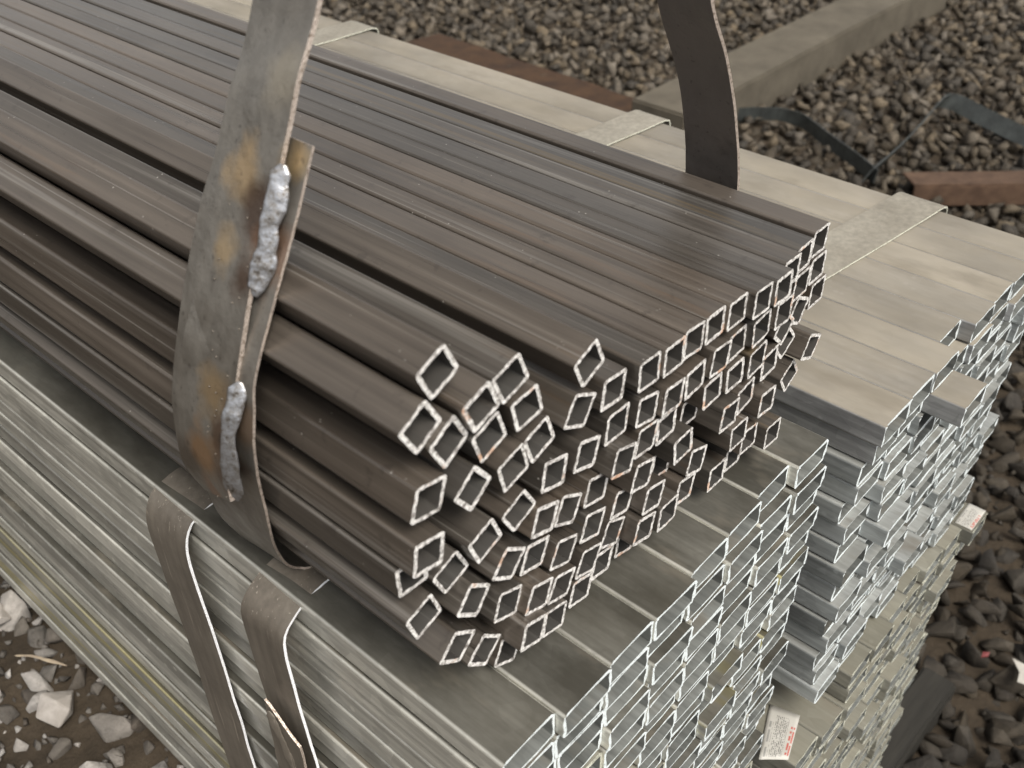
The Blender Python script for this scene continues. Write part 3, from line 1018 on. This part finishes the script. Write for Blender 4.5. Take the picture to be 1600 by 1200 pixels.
tag(obj('concrete_beam', box_mesh('concrete_beam', 4.2, 0.20, 0.140, [M_CONC], 0.006, 0.002, 12, 3), None, (4.22, 1.43, GR + 0.004), (0, 0, R(-0.4))),
    'long pale concrete beam lying on the gravel beyond the stacks', 'beam')
for x, y in ((0.425, -0.012), (0.425, 1.2), (0.425, 2.6)):
    tag(obj('timber_bearer', box_mesh('timber_bearer', 0.70, 0.052, 0.062, [M_TIMBER], 0.004, 0.003, 6, int(y * 7) + 2), None, (x, y, GR + 0.002), (0, 0, R(-2 if y < 0 else 1))),
        'dark timber bearer sticking out beneath the lower right stack onto the gravel' if y < 0 else ('timber bearer under the middle of the lower right stack' if y < 2 else 'timber bearer under the far end of the lower right stack'), 'bearer', 'timber bearers under the stacks')
for y in (0.35, 1.5, 2.8):
    tag(obj('timber_batten', box_mesh('timber_batten', 0.28, 0.05, 0.024, [M_TIMBER], 0.003, 0.002, 4, int(y * 5)), None, (-0.008, y, GL + 0.001)),
        'flat timber batten under the left stack, ' + ('nearest the cut ends' if y < 1 else 'in the middle' if y < 2 else 'at the far end'), 'bearer', 'timber battens under the left stack')


def fallen_strap(label, pts, h, seed, twist=0.0):
    f = [(x, y, z) for x, y, z in pts]
    b = [(x + twist * h, y - twist * h, z + h) for x, y, z in pts]
    me_ = strip_mesh('scrap_strap', f, b, 0.004, (pts[0][0] + 3, pts[0][1] + 3, pts[0][2]), [M_STRAP, M_STRAP], 70, 5, pts[0], 0.001, 0.0005, seed)
    tag(obj('scrap_strap', me_, None, pts[0]), label, 'steel strap', 'bent strap offcuts on the gravel')


gz = GR + 0.03
fallen_strap('bent black strap offcut with a curled end, half behind the stack', [(2.30, 1.40, gz), (2.42, 1.345, gz), (2.50, 1.262, gz), (2.515, 1.20, gz), (2.500, 1.15, gz), (2.43, 1.04, gz), (2.36, 0.92, gz), (2.29, 0.815, gz)], 0.042, 4, 0.1)
fallen_strap('grey strap offcut bent to a peak over the rusty angle bar', [(2.27, 0.84, gz), (2.44, 0.85, gz), (2.62, 0.862, gz + .01), (2.83, 0.88, gz + .03), (2.87, 0.85, gz + .03), (2.84, 0.74, gz + .02), (2.80, 0.60, gz + .01), (2.76, 0.42, gz), (2.74, 0.25, gz)], 0.046, 9, 0.45)
# rusty angle bar: two flanges
e = empty('angle_bar', (2.42, 0.57, GR + 0.02), 'rusty brown angle bar lying on the gravel at the right edge', 'steel bar')
e.rotation_euler = (0, 0, R(-48))
obj('flange', box_mesh('flange', 0.80, 0.100, 0.007, [M_RUST], 0.002, 0.002, 8, 5), e, (0.2, 0, 0.052), (R(-6), 0, 0))
obj('flange', box_mesh('flange', 0.80, 0.007, 0.058, [M_RUST], 0.002, 0.001, 8, 6), e, (0.2, -0.050, 0.0))
tag(obj('rusty_plate', box_mesh('rusty_plate', 0.26, 1.15, 0.045, [M_RUST_DK], 0.004, 0.01, 8, 8), None, (2.20, 2.05, GR + 0.012), (0, 0, R(-3))),
    'dark rust brown steel plate half buried in gravel behind the right stack', 'steel plate')
tag(obj('dark_rod', bead_mesh('dark_rod', [(1.98, 3.0, GR + .04), (2.05, 3.3, GR + .05), (2.14, 3.7, GR + .05), (2.2, 4.0, GR + .04)], 0.022, (0, 0, 1), [M_STRAP], (2.05, 3.3, GR), 24, 6), None, (2.05, 3.3, GR)),
    'dark steel rod on the gravel at the top of the picture', 'steel rod')

# small litter on the gravel


def shard(name, label, cat, mat, pts, th, locp, rot=0.0):
    n = len(pts)
    V = [(x, y, z + th) for x, y, z in pts] + [(x, y, z) for x, y, z in pts]
    F = [tuple(range(n)), tuple(reversed(range(n, 2 * n)))] + [(i, n + i, n + (i + 1) % n, (i + 1) % n) for i in range(n)]
    me_ = mesh_of(name, V, F, [mat])
    bm = bmesh.new()
    bm.from_mesh(me_)
    bmesh.ops.recalc_face_normals(bm, faces=bm.faces)
    bm.to_mesh(me_)
    bm.free()
    tag(obj(name, me_, None, locp, (0, 0, rot)), label, cat)


shard('wood_splinter', 'orange wood splinter lying at the foot of the lower right stack', 'splinter', M_WOOD,
      [(-.026, -.002, 0), (-.012, -.0075, 0.002), (.012, -.006, 0.003), (.028, -.001, 0.001), (.024, .003, .001), (.004, .006, .003), (-.014, .004, .002), (-.030, .009, 0)], 0.006, (0.665, -0.012, GR + 0.055), R(-50))
shard('paper_scrap', 'torn white scrap on the dark gravel near the right edge', 'scrap', M_PAPER,
      [(-.022, -.012, 0), (.004, -.010, .006), (.026, -.006, 0), (.010, .004, .008), (.012, .022, .012), (-.004, .010, .004), (-.020, .012, 0)], 0.0012, (0.865, -0.118, GR + 0.056), R(20))
shard('red_scrap', 'small red scrap on the dark gravel', 'scrap', M_RED,
      [(-.007, -.003, 0), (.004, -.004, .001), (.008, .001, .003), (-.001, .004, .001)], 0.003, (0.86, -0.058, GR + 0.054), R(-40))
tag(obj('twig', bead_mesh('twig', [(-.1965, .6603, GL + .018), (-.186, .643, GL + .022), (-.176, .624, GL + .021), (-.1662, .6075, GL + .017)], 0.0017, (0, 0, 1), [M_TWIG], (-.18, .63, GL), 24, 4), None, (-.18, .63, GL)),
    'thin dry twig on the earth below the left stack', 'twig')



def rock(label, p, sz, sub, rot, mat=M_PALE):
    v, f = stone_proto(sub)
    me_ = mesh_of('pale_rock', v * sz, [tuple(int(i) for i in q) for q in f], [mat])
    tag(obj('pale_rock', me_, None, p, rot), label, 'rock', 'pale rocks beside the left stack')


rock('largest pale rock on the earth beside the left stack', (-.196, .575, GL + .012), 0.027, 2, (0.3, 0.2, 0.5))
rock('pale grey rock at the left picture edge beside the left stack', (-.185, .735, GL + .010), 0.024, 2, (0.1, 0.5, 1.5))
rock('small white rock close under the left stack near the bottom of the picture', (-.152, .565, GL + .008), 0.013, 2, (0.4, 0.1, 2.5))
